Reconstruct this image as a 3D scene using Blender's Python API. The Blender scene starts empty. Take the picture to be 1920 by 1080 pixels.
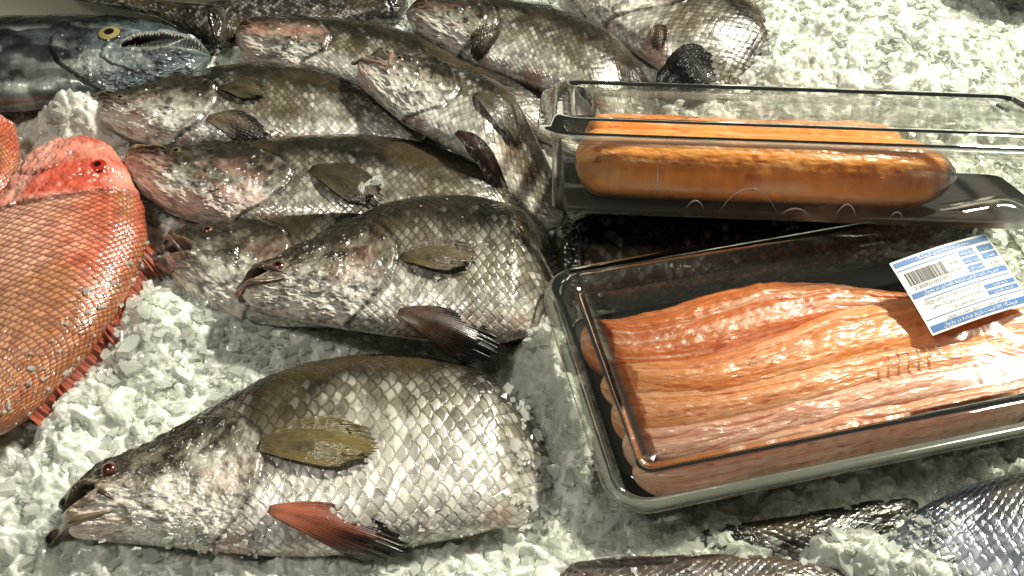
import bpy, math, numpy as np
from mathutils import Matrix, Vector
rng=np.random.default_rng(7)
SC=bpy.context.scene
COL=SC.collection
# ---------------------------------------------------------------- noise
def hsh(ix,iy,seed=0):
    n=(ix.astype(np.int64)*374761393+iy.astype(np.int64)*668265263+seed*144269504)&0xffffffff
    n=((n^(n>>13))*1274126177)&0xffffffff
    n=((n^(n>>15))*2246822519)&0xffffffff
    return ((n^(n>>16))&0xffffff)/float(0xffffff)
def vnoise(x,y,seed=0):
    ix=np.floor(x);iy=np.floor(y);fx=x-ix;fy=y-iy
    fx=fx*fx*(3-2*fx);fy=fy*fy*(3-2*fy)
    a=hsh(ix,iy,seed);b=hsh(ix+1,iy,seed);c=hsh(ix,iy+1,seed);d=hsh(ix+1,iy+1,seed)
    return (a*(1-fx)+b*fx)*(1-fy)+(c*(1-fx)+d*fx)*fy
def fbm(x,y,o=4,seed=0):
    s=0;a=1;t=0
    for i in range(o):
        s=s+a*vnoise(x*2**i+13.7*i,y*2**i+7.1*i,seed+i*17);t+=a;a*=.5
    return s/t
def chipfield(x,y,seed=0,r=.35,k=2.2):
    ix=np.floor(x);iy=np.floor(y);best=np.full(x.shape,-9.)
    for dx in (-1,0,1):
        for dy in (-1,0,1):
            cx=ix+dx;cy=iy+dy
            px=cx+hsh(cx,cy,seed);py=cy+hsh(cx,cy,seed+1)
            gx=(hsh(cx,cy,seed+2)-.5)*2.2;gy=(hsh(cx,cy,seed+3)-.5)*2.2
            h0=hsh(cx,cy,seed+4)*.8
            an=hsh(cx,cy,seed+5)*3.14
            ex=x-px;ey=y-py
            rx=np.abs(ex*np.cos(an)+ey*np.sin(an));ry=np.abs(-ex*np.sin(an)+ey*np.cos(an))
            d=np.maximum(rx*.75,ry*1.3)
            h=h0+gx*ex+gy*ey-k*np.maximum(0,d-r)
            best=np.maximum(best,h)
    return best
def ss(a,b,x):
    t=np.clip((x-a)/(b-a),0,1);return t*t*(3-2*t)
# ---------------------------------------------------------------- mesh helpers
def mkmesh(name,verts,faces,col=None,smooth=True):
    verts=np.asarray(verts,dtype=np.float32);faces=np.asarray(faces,dtype=np.int32)
    me=bpy.data.meshes.new(name)
    nv=len(verts);nf,k=faces.shape
    me.vertices.add(nv);me.vertices.foreach_set('co',verts.ravel())
    me.loops.add(nf*k);me.loops.foreach_set('vertex_index',faces.ravel())
    me.polygons.add(nf);me.polygons.foreach_set('loop_start',np.arange(0,nf*k,k,dtype=np.int32))
    try: me.polygons.foreach_set('loop_total',np.full(nf,k,dtype=np.int32))
    except Exception: pass
    me.polygons.foreach_set('use_smooth',np.full(nf,smooth,dtype=bool))
    if col is not None:
        a=me.color_attributes.new('Col','FLOAT_COLOR','POINT')
        c=np.ones((nv,4),dtype=np.float32);c[:,:3]=np.clip(col,0,1);a.data.foreach_set('color',c.ravel())
    me.update(calc_edges=True);me.validate()
    return me
def mkobj(name,verts,faces,mat,col=None,parent=None,smooth=True,label=None,cat=None,group=None):
    verts=np.array(verts,dtype=np.float64)
    if parent is None: loc=verts.mean(0)
    else: loc=np.zeros(3); verts=verts-np.array(parent['_w'])
    if parent is None: w=loc.copy(); verts=verts-loc
    me=mkmesh(name,verts,faces,col,smooth);me.materials.append(mat)
    ob=bpy.data.objects.new(name,me);COL.objects.link(ob)
    ob.location=loc
    if parent is not None: ob.parent=parent; ob['_w']=list(parent['_w'])
    else: ob['_w']=[float(v) for v in w]
    if label: ob['label']=label
    if cat: ob['category']=cat
    if group: ob['group']=group
    return ob
def gridfaces(nu,nv,wrap=False,flip=False):
    i=np.arange(nu-1)[:,None];m=nv if wrap else nv-1
    j=np.arange(m)[None,:];j2=(j+1)%nv
    a=i*nv+j;b=(i+1)*nv+j;c=(i+1)*nv+j2;d=i*nv+j2
    f=np.stack([a,b,c,d] if not flip else [d,c,b,a],-1).reshape(-1,4)
    return f
# ---------------------------------------------------------------- materials
def newmat(name):
    m=bpy.data.materials.new(name);m.use_nodes=True
    nt=m.node_tree;return m,nt,nt.nodes['Principled BSDF']
def skinmat(name,rough=.3,metal=.0,coat=.5,sss=0.0,bump=.25,scale=900,spec=.5,coatr=.12,sscale=.012,alpha=1):
    m,nt,b=newmat(name)
    at=nt.nodes.new('ShaderNodeAttribute');at.attribute_name='Col'
    nt.links.new(at.outputs['Color'],b.inputs['Base Color'])
    b.inputs['Metallic'].default_value=metal;b.inputs['Alpha'].default_value=alpha
    b.inputs['Coat Weight'].default_value=coat;b.inputs['Coat Roughness'].default_value=coatr
    b.inputs['Specular IOR Level'].default_value=spec
    if sss>0:
        b.inputs['Subsurface Weight'].default_value=sss
        b.inputs['Subsurface Radius'].default_value=(1,.45,.25);b.inputs['Subsurface Scale'].default_value=sscale
    tc=nt.nodes.new('ShaderNodeTexCoord')
    n=nt.nodes.new('ShaderNodeTexNoise');n.inputs['Scale'].default_value=scale;n.inputs['Detail'].default_value=3
    nt.links.new(tc.outputs['Object'],n.inputs['Vector'])
    bp=nt.nodes.new('ShaderNodeBump');bp.inputs['Strength'].default_value=bump;bp.inputs['Distance'].default_value=.0008
    nt.links.new(n.outputs['Fac'],bp.inputs['Height']);nt.links.new(bp.outputs['Normal'],b.inputs['Normal'])
    n2=nt.nodes.new('ShaderNodeTexNoise');n2.inputs['Scale'].default_value=scale*.15
    nt.links.new(tc.outputs['Object'],n2.inputs['Vector'])
    mr=nt.nodes.new('ShaderNodeMapRange');mr.inputs['From Min'].default_value=.3;mr.inputs['From Max'].default_value=.7
    mr.inputs['To Min'].default_value=rough*.6;mr.inputs['To Max'].default_value=rough*1.5
    nt.links.new(n2.outputs['Fac'],mr.inputs['Value']);nt.links.new(mr.outputs['Result'],b.inputs['Roughness'])
    return m
M_SKIN=skinmat('silver_scaled_skin',rough=.26,metal=.08,coat=.9,coatr=.09,spec=.6)
M_RED=skinmat('red_scaled_skin',rough=.34,metal=.0,coat=.8,sss=.1,coatr=.12)
M_BLUE=skinmat('smooth_blue_skin',rough=.3,metal=.1,coat=.5)
M_FIN=skinmat('fin_membrane',rough=.36,coat=.5,alpha=.84)
M_EYE=skinmat('wet_eye',rough=.15,coat=1,bump=0,coatr=.03)
M_FIL=skinmat('raw_fillet_flesh',rough=.34,coat=.6,sss=.5,bump=.4,scale=700,coatr=.18,sscale=.010)
def icemat(name,trans,col,dk=.8,bump=.5):
    m,nt,b=newmat(name)
    b.inputs['Roughness'].default_value=.12;b.inputs['IOR'].default_value=1.31
    b.inputs['Transmission Weight'].default_value=trans
    b.inputs['Specular IOR Level'].default_value=.9
    if trans<.1:
        b.inputs['Subsurface Weight'].default_value=.6;b.inputs['Subsurface Radius'].default_value=(.9,1,.92);b.inputs['Subsurface Scale'].default_value=.010
        b.inputs['Coat Weight'].default_value=.9;b.inputs['Coat Roughness'].default_value=.06
    tc=nt.nodes.new('ShaderNodeTexCoord')
    n=nt.nodes.new('ShaderNodeTexNoise');n.inputs['Scale'].default_value=220;n.inputs['Detail'].default_value=3
    nt.links.new(tc.outputs['Object'],n.inputs['Vector'])
    v=nt.nodes.new('ShaderNodeTexVoronoi');v.inputs['Scale'].default_value=200
    nt.links.new(tc.outputs['Object'],v.inputs['Vector'])
    ad=nt.nodes.new('ShaderNodeMath');ad.operation='ADD'
    nt.links.new(n.outputs['Fac'],ad.inputs[0]);nt.links.new(v.outputs['Distance'],ad.inputs[1])
    bp=nt.nodes.new('ShaderNodeBump');bp.inputs['Strength'].default_value=bump;bp.inputs['Distance'].default_value=.0013
    nt.links.new(ad.outputs[0],bp.inputs['Height']);nt.links.new(bp.outputs['Normal'],b.inputs['Normal'])
    n3=nt.nodes.new('ShaderNodeTexNoise');n3.inputs['Scale'].default_value=38;n3.inputs['Detail'].default_value=7;n3.inputs['Roughness'].default_value=.65
    nt.links.new(tc.outputs['Object'],n3.inputs['Vector'])
    cr=nt.nodes.new('ShaderNodeValToRGB')
    cr.color_ramp.elements[0].position=.36;cr.color_ramp.elements[0].color=(col[0]*dk,col[1]*(dk+.02),col[2]*dk,1)
    cr.color_ramp.elements[1].position=.62;cr.color_ramp.elements[1].color=(*col,1)
    nt.links.new(n3.outputs['Fac'],cr.inputs['Fac']);nt.links.new(cr.outputs['Color'],b.inputs['Base Color'])
    return m
M_ICE=icemat('packed_crushed_ice',0.0,(.92,.93,.86),.62,bump=.6)
M_CHIP=icemat('clear_ice_chip',.66,(.97,.98,.93),.93,bump=.12)
def plastic(name,body,tint=(.45,.48,.45),wr=.25,rough=.06,sc=22,ior=1.42):
    m=bpy.data.materials.new(name);m.use_nodes=True;nt=m.node_tree;nt.nodes.clear()
    out=nt.nodes.new('ShaderNodeOutputMaterial')
    tr=nt.nodes.new('ShaderNodeBsdfTransparent');tr.inputs['Color'].default_value=(.93,.94,.91,1)
    gl=nt.nodes.new('ShaderNodeBsdfGlossy');gl.inputs['Roughness'].default_value=rough
    df=nt.nodes.new('ShaderNodeBsdfDiffuse');df.inputs['Color'].default_value=(*tint,1)
    fr=nt.nodes.new('ShaderNodeFresnel');fr.inputs['IOR'].default_value=ior
    tc=nt.nodes.new('ShaderNodeTexCoord');n=nt.nodes.new('ShaderNodeTexNoise');n.inputs['Scale'].default_value=sc;n.inputs['Detail'].default_value=2;n.inputs['Distortion'].default_value=1.0
    nt.links.new(tc.outputs['Object'],n.inputs['Vector'])
    bp=nt.nodes.new('ShaderNodeBump');bp.inputs['Strength'].default_value=wr;bp.inputs['Distance'].default_value=.01
    nt.links.new(n.outputs['Fac'],bp.inputs['Height'])
    nt.links.new(bp.outputs['Normal'],gl.inputs['Normal'])
    m1=nt.nodes.new('ShaderNodeMixShader');m1.inputs[0].default_value=body
    nt.links.new(tr.outputs[0],m1.inputs[1]);nt.links.new(df.outputs[0],m1.inputs[2])
    m2=nt.nodes.new('ShaderNodeMixShader')
    nt.links.new(fr.outputs[0],m2.inputs[0]);nt.links.new(m1.outputs[0],m2.inputs[1]);nt.links.new(gl.outputs[0],m2.inputs[2])
    nt.links.new(m2.outputs[0],out.inputs['Surface'])
    return m
M_PL=plastic('clear_plastic',.05,wr=.12,rough=.26,ior=1.24);M_RIM=plastic('clear_plastic_rim',.32,wr=.04,tint=(.38,.39,.34),rough=.14);M_LID=plastic('clear_plastic_lid',.02,wr=.10,rough=.05,sc=16)
M_CREASE=plastic('plastic_crease',.55,wr=.04,tint=(.8,.78,.74),rough=.15)
def flat(name,c,r=.4):
    m,nt,b=newmat(name);b.inputs['Base Color'].default_value=(*c,1);b.inputs['Roughness'].default_value=r
    n=nt.nodes.new('ShaderNodeTexNoise');n.inputs['Scale'].default_value=200
    mr=nt.nodes.new('ShaderNodeMapRange');mr.inputs['To Min'].default_value=r*.8;mr.inputs['To Max'].default_value=r*1.2
    nt.links.new(n.outputs['Fac'],mr.inputs['Value']);nt.links.new(mr.outputs['Result'],b.inputs['Roughness'])
    return m
# ---------------------------------------------------------------- swept body
def parse(s):
    a=np.array([[float(v) for v in w.split(',')] for w in s.split()])/1000.
    return a
def sweep(S,nu,nt,z,thick,zdrop=0,dropstart=.65,cap0=.015,cap1=.02,smooth=.035,pw=.85,nb=24,widen=1.):
    D=S[:,:2];V=S[:,2:];C=(D+V)/2
    cum=np.r_[0,np.cumsum(np.linalg.norm(np.diff(C,axis=0),axis=1))];L=cum[-1]
    K=1600;t=np.linspace(0,L,K)
    arr=np.stack([np.interp(t,cum,S[:,i]) for i in range(4)],1)
    k=int(K*smooth);ker=np.hanning(2*k+1);ker/=ker.sum()
    out=[]
    for i in range(4):
        a=arr[:,i];pre=2*a[0]-a[1:k+1][::-1];post=2*a[-1]-a[-k-1:-1][::-1]
        out.append(np.convolve(np.r_[pre,a,post],ker,'valid'))
    arr=np.stack(out,1)
    u=np.linspace(0,1,nu)
    e=.12;u=np.where(u<e,e*(u/e)**1.5,u)
    tt=u*L
    A=np.stack([np.interp(tt,t,arr[:,i]) for i in range(4)],1)
    D=A[:,:2];V=A[:,2:];C=(D+V)/2;N=(D-V)/2*widen
    c=np.sqrt(np.clip(1-(1-np.clip(tt/cap0,.004,1))**2,0,1))*np.sqrt(np.clip(1-(1-np.clip((L-tt)/cap1,.004,1))**2,0,1))
    w=np.linalg.norm(N,axis=1)
    N=N*c[:,None]
    T=thick(u,w)*c
    zc=z-zdrop*ss(dropstart,1,u)
    phi=np.r_[np.linspace(0,math.pi,nt),np.linspace(math.pi,2*math.pi,nb)[1:-1]]
    nv=len(phi)
    cs=np.cos(phi);sn=np.sin(phi);sz=np.sign(sn)*np.abs(sn)**pw
    P=np.zeros((nu,nv,3))
    P[:,:,:2]=C[:,None,:]+N[:,None,:]*cs[None,:,None]
    P[:,:,2]=zc[:,None]+T[:,None]*sz[None]
    ww=np.maximum(np.linalg.norm(N,axis=1),1e-4);Nh=N/ww[:,None]
    nn=np.zeros_like(P);nn[:,:,:2]=Nh[:,None,:]*(cs[None,:,None]/ww[:,None,None]);nn[:,:,2]=sn[None]/np.maximum(T,1e-4)[:,None]
    nn/=np.linalg.norm(nn,axis=2,keepdims=True)+1e-9
    tan=np.gradient(C,axis=0);tan/=np.linalg.norm(tan,axis=1,keepdims=True)+1e-9
    cr=tan[:,0]*Nh[:,1]-tan[:,1]*Nh[:,0]
    flip=np.median(cr)<0
    U,S_=np.meshgrid(u,cs,indexing='ij');_,Q=np.meshgrid(u,phi/math.pi,indexing='ij');Aa=U*L
    return dict(P=P,nn=nn,tan=tan,u=U,s=S_,q=Q,a=Aa,L=L,nu=nu,nv=nv,nt=nt,flip=flip,w=ww,T=T)
def scales(p,q,jt=.2):
    bc=np.full(p.shape,1e9);bd=np.ones(p.shape);ba=np.zeros(p.shape);bi=np.zeros(p.shape);bq=np.zeros(p.shape)
    jr=np.round(q)
    for dj in (-1,0,1):
        j=jr+dj;off=.5*(np.mod(j,2));i0=np.floor(p-off)
        for di in (-1,0,1):
            c=i0+di+off
            jit=(hsh(i0+di,j,5)-.5)*jt
            qj=j+(hsh(i0+di,j,6)-.5)*jt*.6
            d=np.sqrt(((p-c-jit)/.92)**2+((q-qj)/1.12)**2)
            m=(d<1)&(c<bc)
            bc=np.where(m,c,bc);bd=np.where(m,d,bd);ba=np.where(m,(p-c-jit)/.92,ba);bi=np.where(m,hsh(i0+di,j,9),bi);bq=np.where(m,q-qj,bq)
    return bd,ba,bi,bq
def mix(a,b,t): return a*(1-t[...,None])+b*t[...,None]
def col(*c): return np.array(c,dtype=float)
def fish(name,spec,z,op,label,sc=.0125,rows=22,Tmax=.036,ratio=(.75,.42),zdrop=0,dropstart=.65,mouth=None,
         kind='barra',dark=0.,nu=360,nt=170,seed=0,cap0=.015,cat='fish',group='silver fish laid on crushed ice',mat=None,pink=.5,sdepth=.0006,silver=1.):
    S=parse(spec)
    th=lambda u,w: np.minimum(Tmax*(1-.25*ss(.6,1,u)),w*(ratio[0]+(ratio[1]-ratio[0])*ss(.0,.35,u)))
    B=sweep(S,nu,nt,z,th,zdrop,dropstart,cap0=cap0)
    s=B['s'];a=B['a'];q=B['q'];u=B['u']
    top=(q<=1.0)
    sh=seed*31.7
    n1=fbm(a*45+sh,s*4+q*3,4,seed);n2=fbm(a*110+sh,q*22,4,seed+3);n3=fbm(a*20-sh,q*5,3,seed+8)
    n4=fbm(a*260+sh,q*60,3,seed+23)
    bf=.42 if kind!='snapper' else .10
    aop=op*(1-bf*(s+.12)**2)+(n1-.5)*op*.06            # gill cover margin
    hd=1-ss(-.004,.006,a-aop+(n2-.5)*.012)
    h=np.zeros_like(a)
    c=np.zeros(a.shape+(3,))
    warp=(n1-.5)*.9
    if kind in('barra','blue','pinkish','darkfish'):
        d,al,rid,dq=scales(a/sc+warp*.7,q*rows+warp*1.0)
        if kind=='barra': DK,MD,BL=col(.014,.012,.007),col(.24,.22,.165)*silver,col(.80,.77,.69)*silver
        elif kind=='blue': DK,MD,BL=col(.04,.05,.065),col(.22,.255,.31),col(.5,.54,.56)
        elif kind=='pinkish': DK,MD,BL=col(.06,.05,.045),col(.34,.27,.25),col(.50,.42,.39)
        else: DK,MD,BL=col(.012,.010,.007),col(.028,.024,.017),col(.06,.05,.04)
        t=s+dark+(n1-.5)*.8+(n3-.5)*.6
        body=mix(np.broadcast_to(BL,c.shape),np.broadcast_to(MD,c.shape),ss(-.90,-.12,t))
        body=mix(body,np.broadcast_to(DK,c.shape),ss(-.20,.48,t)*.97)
        body=body*(.66+.6*rid)[...,None]*(.62+.76*n2)[...,None]
        edge=ss(.70,.97,d)
        rays_=.5+.5*np.sin(dq*26)
        body=body*(1-.16*rays_*(1-edge))[...,None]
        body=mix(body,np.broadcast_to(DK*1.2,c.shape),edge*(.46+.42*ss(-.7,.3,t+(n3-.5))))
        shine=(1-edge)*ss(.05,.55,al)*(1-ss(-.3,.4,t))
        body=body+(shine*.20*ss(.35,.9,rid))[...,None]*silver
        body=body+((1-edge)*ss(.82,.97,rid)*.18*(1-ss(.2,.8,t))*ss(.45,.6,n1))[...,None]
        body=mix(body,np.broadcast_to(DK*2.0,c.shape),ss(.56,.70,n2)*.5)
        body=mix(body,np.broadcast_to(col(.12,.085,.035),c.shape),ss(.5,.75,n3)*.32)
        h+= (al*.5+.3-.55*edge+.3*rid)*sdepth*(1-hd)
        tt_=s+dark*.8
        head=mix(np.broadcast_to(BL*.88,c.shape),np.broadcast_to(MD*.8,c.shape),ss(-.75,.0,tt_+(n1-.5)*1.3))
        head=mix(head,np.broadcast_to(DK*1.4,c.shape),ss(-.20,.38,tt_+(n2-.5)*1.0+(n1-.5)*.9)*.95)
        head=mix(head,np.broadcast_to(DK*2.5,c.shape),ss(.52,.66,n2)*.6)
        head=head*(.65+.7*n4)[...,None]
        if pink>0:
            pk=ss(.55,.72,n3)*(1-ss(-.2,.4,s))*pink*.55+ss(.55,.0,a/op)*.42*pink*(1-ss(-.1,.5,s))*(.4+n1)
            head=mix(head,np.broadcast_to(col(.62,.31,.25),c.shape),np.clip(pk,0,.5))
            body=mix(body,np.broadcast_to(col(.45,.19,.14),c.shape),np.clip(ss(-.75,-1.0,s)*ss(.45,.7,n1)*pink,0,.4))
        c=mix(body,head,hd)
    elif kind=='snapper':
        d,al,rid,dq=scales(a/sc+warp*.3,q*rows)
        edge=ss(.55,.95,d)
        base=mix(np.broadcast_to(col(.70,.40,.28),c.shape),np.broadcast_to(col(.52,.12,.06),c.shape),ss(-.2,.8,s+(n1-.5)*.6))
        base=mix(base,np.broadcast_to(col(.36,.20,.08),c.shape),ss(.4,.65,n3+.25*ss(.3,.7,u)-.08)*.65)
        base=base*(.7+.6*rid)[...,None]*(.75+.5*n2)[...,None]
        body=mix(base*1.1,np.broadcast_to(col(.17,.028,.012),c.shape),edge*.82)
        head=mix(np.broadcast_to(col(.70,.26,.19),c.shape),np.broadcast_to(col(.58,.10,.06),c.shape),ss(.35,.65,n1))
        head=mix(head,np.broadcast_to(col(.76,.44,.37),c.shape),ss(.45,.7,n3)*.6)
        head=head*(.7+.6*n2)[...,None]
        h+=(al*.5+.3-.55*edge)*sdepth*(1-hd)
        c=mix(body,head,hd)
    else: # mackerel
        t=s+(n1-.5)*.7
        c=mix(np.broadcast_to(col(.15,.165,.16),c.shape),np.broadcast_to(col(.035,.044,.048),c.shape),ss(-.6,.2,t))
        c=mix(c,np.broadcast_to(col(.005,.006,.006),c.shape),ss(-.12,.40,t))
        c=mix(c,np.broadcast_to(col(.008,.010,.010),c.shape),ss(.44,.58,fbm(a*30,s*3,3,4))*.8)
        c=mix(c,np.broadcast_to(col(.48,.52,.49),c.shape),ss(.56,.66,fbm(a*25+9,s*2.2,3,44))*.6*(1-ss(.1,.5,s)))
        st=ss(.5,.7,vnoise(a*14+3,s*9+fbm(a*30,s*3,2,3)*3,2));c=c*(1-.45*st)[...,None]
        c=mix(c,np.broadcast_to(col(.085,.115,.13),c.shape),(1-ss(.10,.14,a))*(1-ss(.35,.7,s))*.6)
        c=c*(.35+1.3*n2)[...,None]
    # head relief: gill cover, cheek plate, wrinkles
    h+=hd*.0030*ss(-.10,.0,(a-aop)/op*1.0)
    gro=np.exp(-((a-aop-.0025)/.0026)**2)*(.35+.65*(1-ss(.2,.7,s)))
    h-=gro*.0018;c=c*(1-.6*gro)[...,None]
    for f,cv,dp in ((.66,.9,.0014),):
        al2=op*f*(1-cv*(s+.25)**2)+(n1-.5)*.02;mk=(1-ss(.0,.3,s))*ss(-.85,-.6,s)
        g=np.exp(-((a-al2)/.0026)**2)*mk
        h+=.0016*ss(-.010,0,a-al2)*(1-ss(0,.0012,a-al2))*mk;h-=g*dp
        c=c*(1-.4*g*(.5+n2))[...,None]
    h+=hd*(n2-.5)*.0042+hd*(n1-.5)*.006+hd*(n4-.5)*.0016
    h+=(n1-.5)*.002+(n3-.5)*.003
    P=B['P'];nn=B['nn']
    h=np.where(top,h,0);h*=ss(0,.02,a)
    P+=nn*h[...,None]
    if mouth:
        Lm,s0,s1,hw=mouth
        sm=s0+(s1-s0)*np.clip(a/Lm,0,1);g=hw*(1-.85*np.clip(a/Lm,0,1))+.02
        dd=np.abs(s-sm)/g
        k=(1-ss(.65,1.05,dd))*(a<Lm)*(1-ss(Lm*.8,Lm,a))
        P[:,:,:2]+=B['tan'][:,None,:]*((Lm-a)*.75*k)[...,None]
        P[:,:,2]-=np.where(top,.007*k,0)
        lp=np.exp(-((dd-1.5)/.45)**2)*(1-ss(Lm*.75,Lm*1.1,a))
        P[:,:,2]+=np.where(top,.0028*lp,0)*ss(0,.01,a)
        c=mix(c,np.broadcast_to(col(.03,.012,.008),c.shape),np.clip(k*1.3,0,1))
        if kind!='mack': c=mix(c,np.broadcast_to(col(.20,.15,.07),c.shape),lp*.45)
        else: c=mix(c,np.broadcast_to(col(.24,.28,.28),c.shape),lp*.7)
        gl=np.exp(-((dd-2.15)/.22)**2)*(1-ss(Lm*.8,Lm*1.2,a));c=c*(1-.5*gl)[...,None]
    f=gridfaces(B['nu'],B['nv'],True,B['flip'])
    ob=mkobj(name,P.reshape(-1,3),f,mat or M_SKIN,c.reshape(-1,3),label=label,cat=cat,group=group)
    tp=P[::3,:B['nt']:3].reshape(-1,3)
    B['top']=tp;B['ob']=ob;B['P']=P;B['c']=c
    return B
def topz(B,xy):
    xy=np.asarray(xy);T=B['top'];out=np.zeros(len(xy));dist=np.zeros(len(xy))
    for i in range(0,len(xy),200):
        d=((xy[i:i+200,None,:]-T[None,:,:2])**2).sum(2);j=d.argmin(1);out[i:i+200]=T[j,2];dist[i:i+200]=np.sqrt(d[np.arange(len(j)),j])
    return out,dist
def fin(name,B,base,tip,hw,c0,c1,lift=.006,rays=11,taper=.22,asym=0.,label=None,zlin=None):
    base=np.array(base)/1000;tip=np.array(tip)/1000;hw=hw/1000
    nr,nt=46,130
    r=np.linspace(0,1,nr);t=np.linspace(-1,1,nt);R,T=np.meshgrid(r,t,indexing='ij')
    dv=tip-base;L=np.linalg.norm(dv);dv/=L;pv=np.array([-dv[1],dv[0]])
    rag=1+.10*(hsh(np.round(T*rays*1.3),T*0,3)-.5)
    ray=np.abs(np.sin(T*rays*math.pi/1.0))
    Lr=R*L*(1-.30*np.abs(T)**2.4-.25*asym*T)*np.where(R>.8,rag,1)
    W=hw*T*(taper+(1-taper)*np.sin(np.clip(R**.9,0,1)*math.pi*.60))
    bend=.07*L*np.sin(R*2.2+.5)
    xy=base[None,None]+dv*Lr[...,None]+pv*(W+bend*.5)[...,None]
    if zlin is None:
        z,ds=topz(B,xy.reshape(-1,2));z=z.reshape(R.shape);ds=ds.reshape(R.shape)
        z=z-np.clip(ds-.004,0,1)*.5
        zs=z.copy()
        for _ in range(12):
            zs[1:-1]=(zs[:-2]+zs[1:-1]*2+zs[2:])/4;zs[:,1:-1]=(zs[:,:-2]+zs[:,1:-1]*2+zs[:,2:])/4
        z=np.maximum(zs,z)+.0012
    else: z=zlin[0]+(zlin[1]-zlin[0])*R+.012*T*R*(1 if dv[0]>0 else -1)
    z=z+lift*R**1.3+.0004*ray*(.3+R*.7)*(1-R*.3)+.003*np.sin(R*3.14)+.0018*np.sin(T*5+R*4)*R
    P=np.concatenate([xy,z[...,None]],2)
    n=fbm(R*5,T*6,3,5);n9=fbm(R*14,T*rays*1.5,3,15)
    c=mix(np.broadcast_to(np.array(c0,float),R.shape+(3,)),np.broadcast_to(np.array(c1,float),R.shape+(3,)),ss(.15,.95,R+(n-.5)*.7))
    c=c*(.66+.48*ray**.8)[...,None]*(.45+.65*n+.55*n9)[...,None]
    c=c*(1-.45*ss(.12,.0,R))[...,None]*(1-.35*ss(.85,1,R))[...,None]
    P2=P.copy();P2[...,2]-=.0008
    f=gridfaces(nr,nt,False,False);m=nr*nt
    idx=np.r_[np.arange(nt),np.arange(1,nr)*nt+nt-1,(nr-1)*nt+np.arange(nt-2,-1,-1),np.arange(nr-2,0,-1)*nt]
    sd=np.stack([idx,np.roll(idx,-1),np.roll(idx,-1)+m,idx+m],1)
    F=np.concatenate([f,f[:,::-1]+m,sd])
    V=np.concatenate([P.reshape(-1,3),P2.reshape(-1,3)]);C=np.concatenate([c.reshape(-1,3)]*2)
    return mkobj(name,V,F,M_FIN,C,parent=B['ob'] if B else None,label=label)
def eye(B,pos,r,iris,pup=(.004,.004,.004),rim=(.05,.04,.03),ph=.45,hgt=.55,dz=0):
    pos=np.array(pos)/1000;r=r/1000
    z,_=topz(B,[pos]);z=z[0]+dz
    nr,na=26,48
    R,A=np.meshgrid(np.linspace(0,1.0,nr),np.linspace(0,2*math.pi,na,endpoint=False),indexing='ij')
    X=pos[0]+r*R*np.cos(A);Y=pos[1]+r*R*np.sin(A)
    Z=z+r*hgt*(np.sqrt(np.clip(1-(R*.97)**2,0,1)))-.0008
    c=np.zeros(R.shape+(3,));c[:]=iris
    n=vnoise(R*6,A*6,3)
    c*= (.7+.6*n)[...,None]
    c=mix(c,np.broadcast_to(np.array(pup),c.shape),1-ss(ph-.05,ph+.03,R))
    c=mix(c,np.broadcast_to(np.array(rim),c.shape),ss(.82,.9,R))
    return mkobj('eye',np.stack([X,Y,Z],2).reshape(-1,3),gridfaces(nr,na,True),M_EYE,c.reshape(-1,3),parent=B['ob'])
def lip(B,name,pts,r0,r1,c0,c1,dz=.001,label=None):
    pts=np.array(pts,float)/1000;n=50;m=16
    t=np.linspace(0,1,n);k=np.linspace(0,1,len(pts))
    xy=np.stack([np.interp(t,k,pts[:,i]) for i in(0,1)],1)
    for _ in range(60): xy[1:-1]=(xy[:-2]+2*xy[1:-1]+xy[2:])/4
    z,ds=topz(B,xy);z=z-np.clip(ds-.002,0,1)*.6
    for _ in range(30): z[1:-1]=(z[:-2]+2*z[1:-1]+z[2:])/4
    r=(r0+(r1-r0)*t)/1000*np.sqrt(np.clip(1-(1-np.clip(t/.12,.01,1))**2,0,1))*np.sqrt(np.clip(1-(1-np.clip((1-t)/.35,.01,1))**2,0,1))
    r=r*(1+.10*np.sin(t*13)+.05*np.sin(t*31+1))
    tan=np.gradient(xy,axis=0);tan/=np.linalg.norm(tan,axis=1,keepdims=True)
    nx=np.stack([-tan[:,1],tan[:,0]],1)
    A=np.linspace(0,2*math.pi,m,endpoint=False)
    P=np.zeros((n,m,3));P[:,:,:2]=xy[:,None]+nx[:,None]*(r[:,None]*np.cos(A)[None])[...,None];P[:,:,2]=(z+dz)[:,None]+r[:,None]*.8*np.sin(A)[None]
    T,AA=np.meshgrid(t,A,indexing='ij');nz=fbm(T*12,AA*1.3,3,9)
    c=mix(np.broadcast_to(np.array(c0,float),T.shape+(3,)),np.broadcast_to(np.array(c1,float),T.shape+(3,)),ss(.1,.6,T+(nz-.5)*.5))*(.5+nz)[...,None]
    mkobj(name,P.reshape(-1,3),gridfaces(n,m,True),M_SKIN,c.reshape(-1,3),parent=B['ob'],label=label)
# ---------------------------------------------------------------- fish
A=fish('barramundi_fish','-360,-250,-360,-276 -352,-235,-350,-281 -334,-214,-322,-283 -308,-202,-290,-286 -281,-184,-256,-289 -253,-159,-224,-293 -219,-136,-191,-296 -179,-118,-153,-296 -128,-108,-112,-293 -76,-110,-67,-285 -28,-123,-27,-277 9,-150,6,-265 36,-181,34,-248 66,-203,64,-233',
  .030,.165,'whole silver barramundi with large scales, open dark lips, olive fin',sc=.0108,rows=28,Tmax=.038,zdrop=.055,dropstart=.80,
  mouth=(.034,-.05,.0,.42),dark=-.28,nu=720,nt=350,seed=1,pink=.4,sdepth=.0010,silver=1.1)
eye(A,(-321,-236),6.5,(.12,.035,.02),(.02,.006,.004),(.03,.015,.01),hgt=.9,dz=.001)
lip(A,'upper_lip',[(-366,-254),(-352,-246),(-332,-250),(-312,-262)],4.4,2.4,(.02,.014,.010),(.07,.05,.03))
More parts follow.
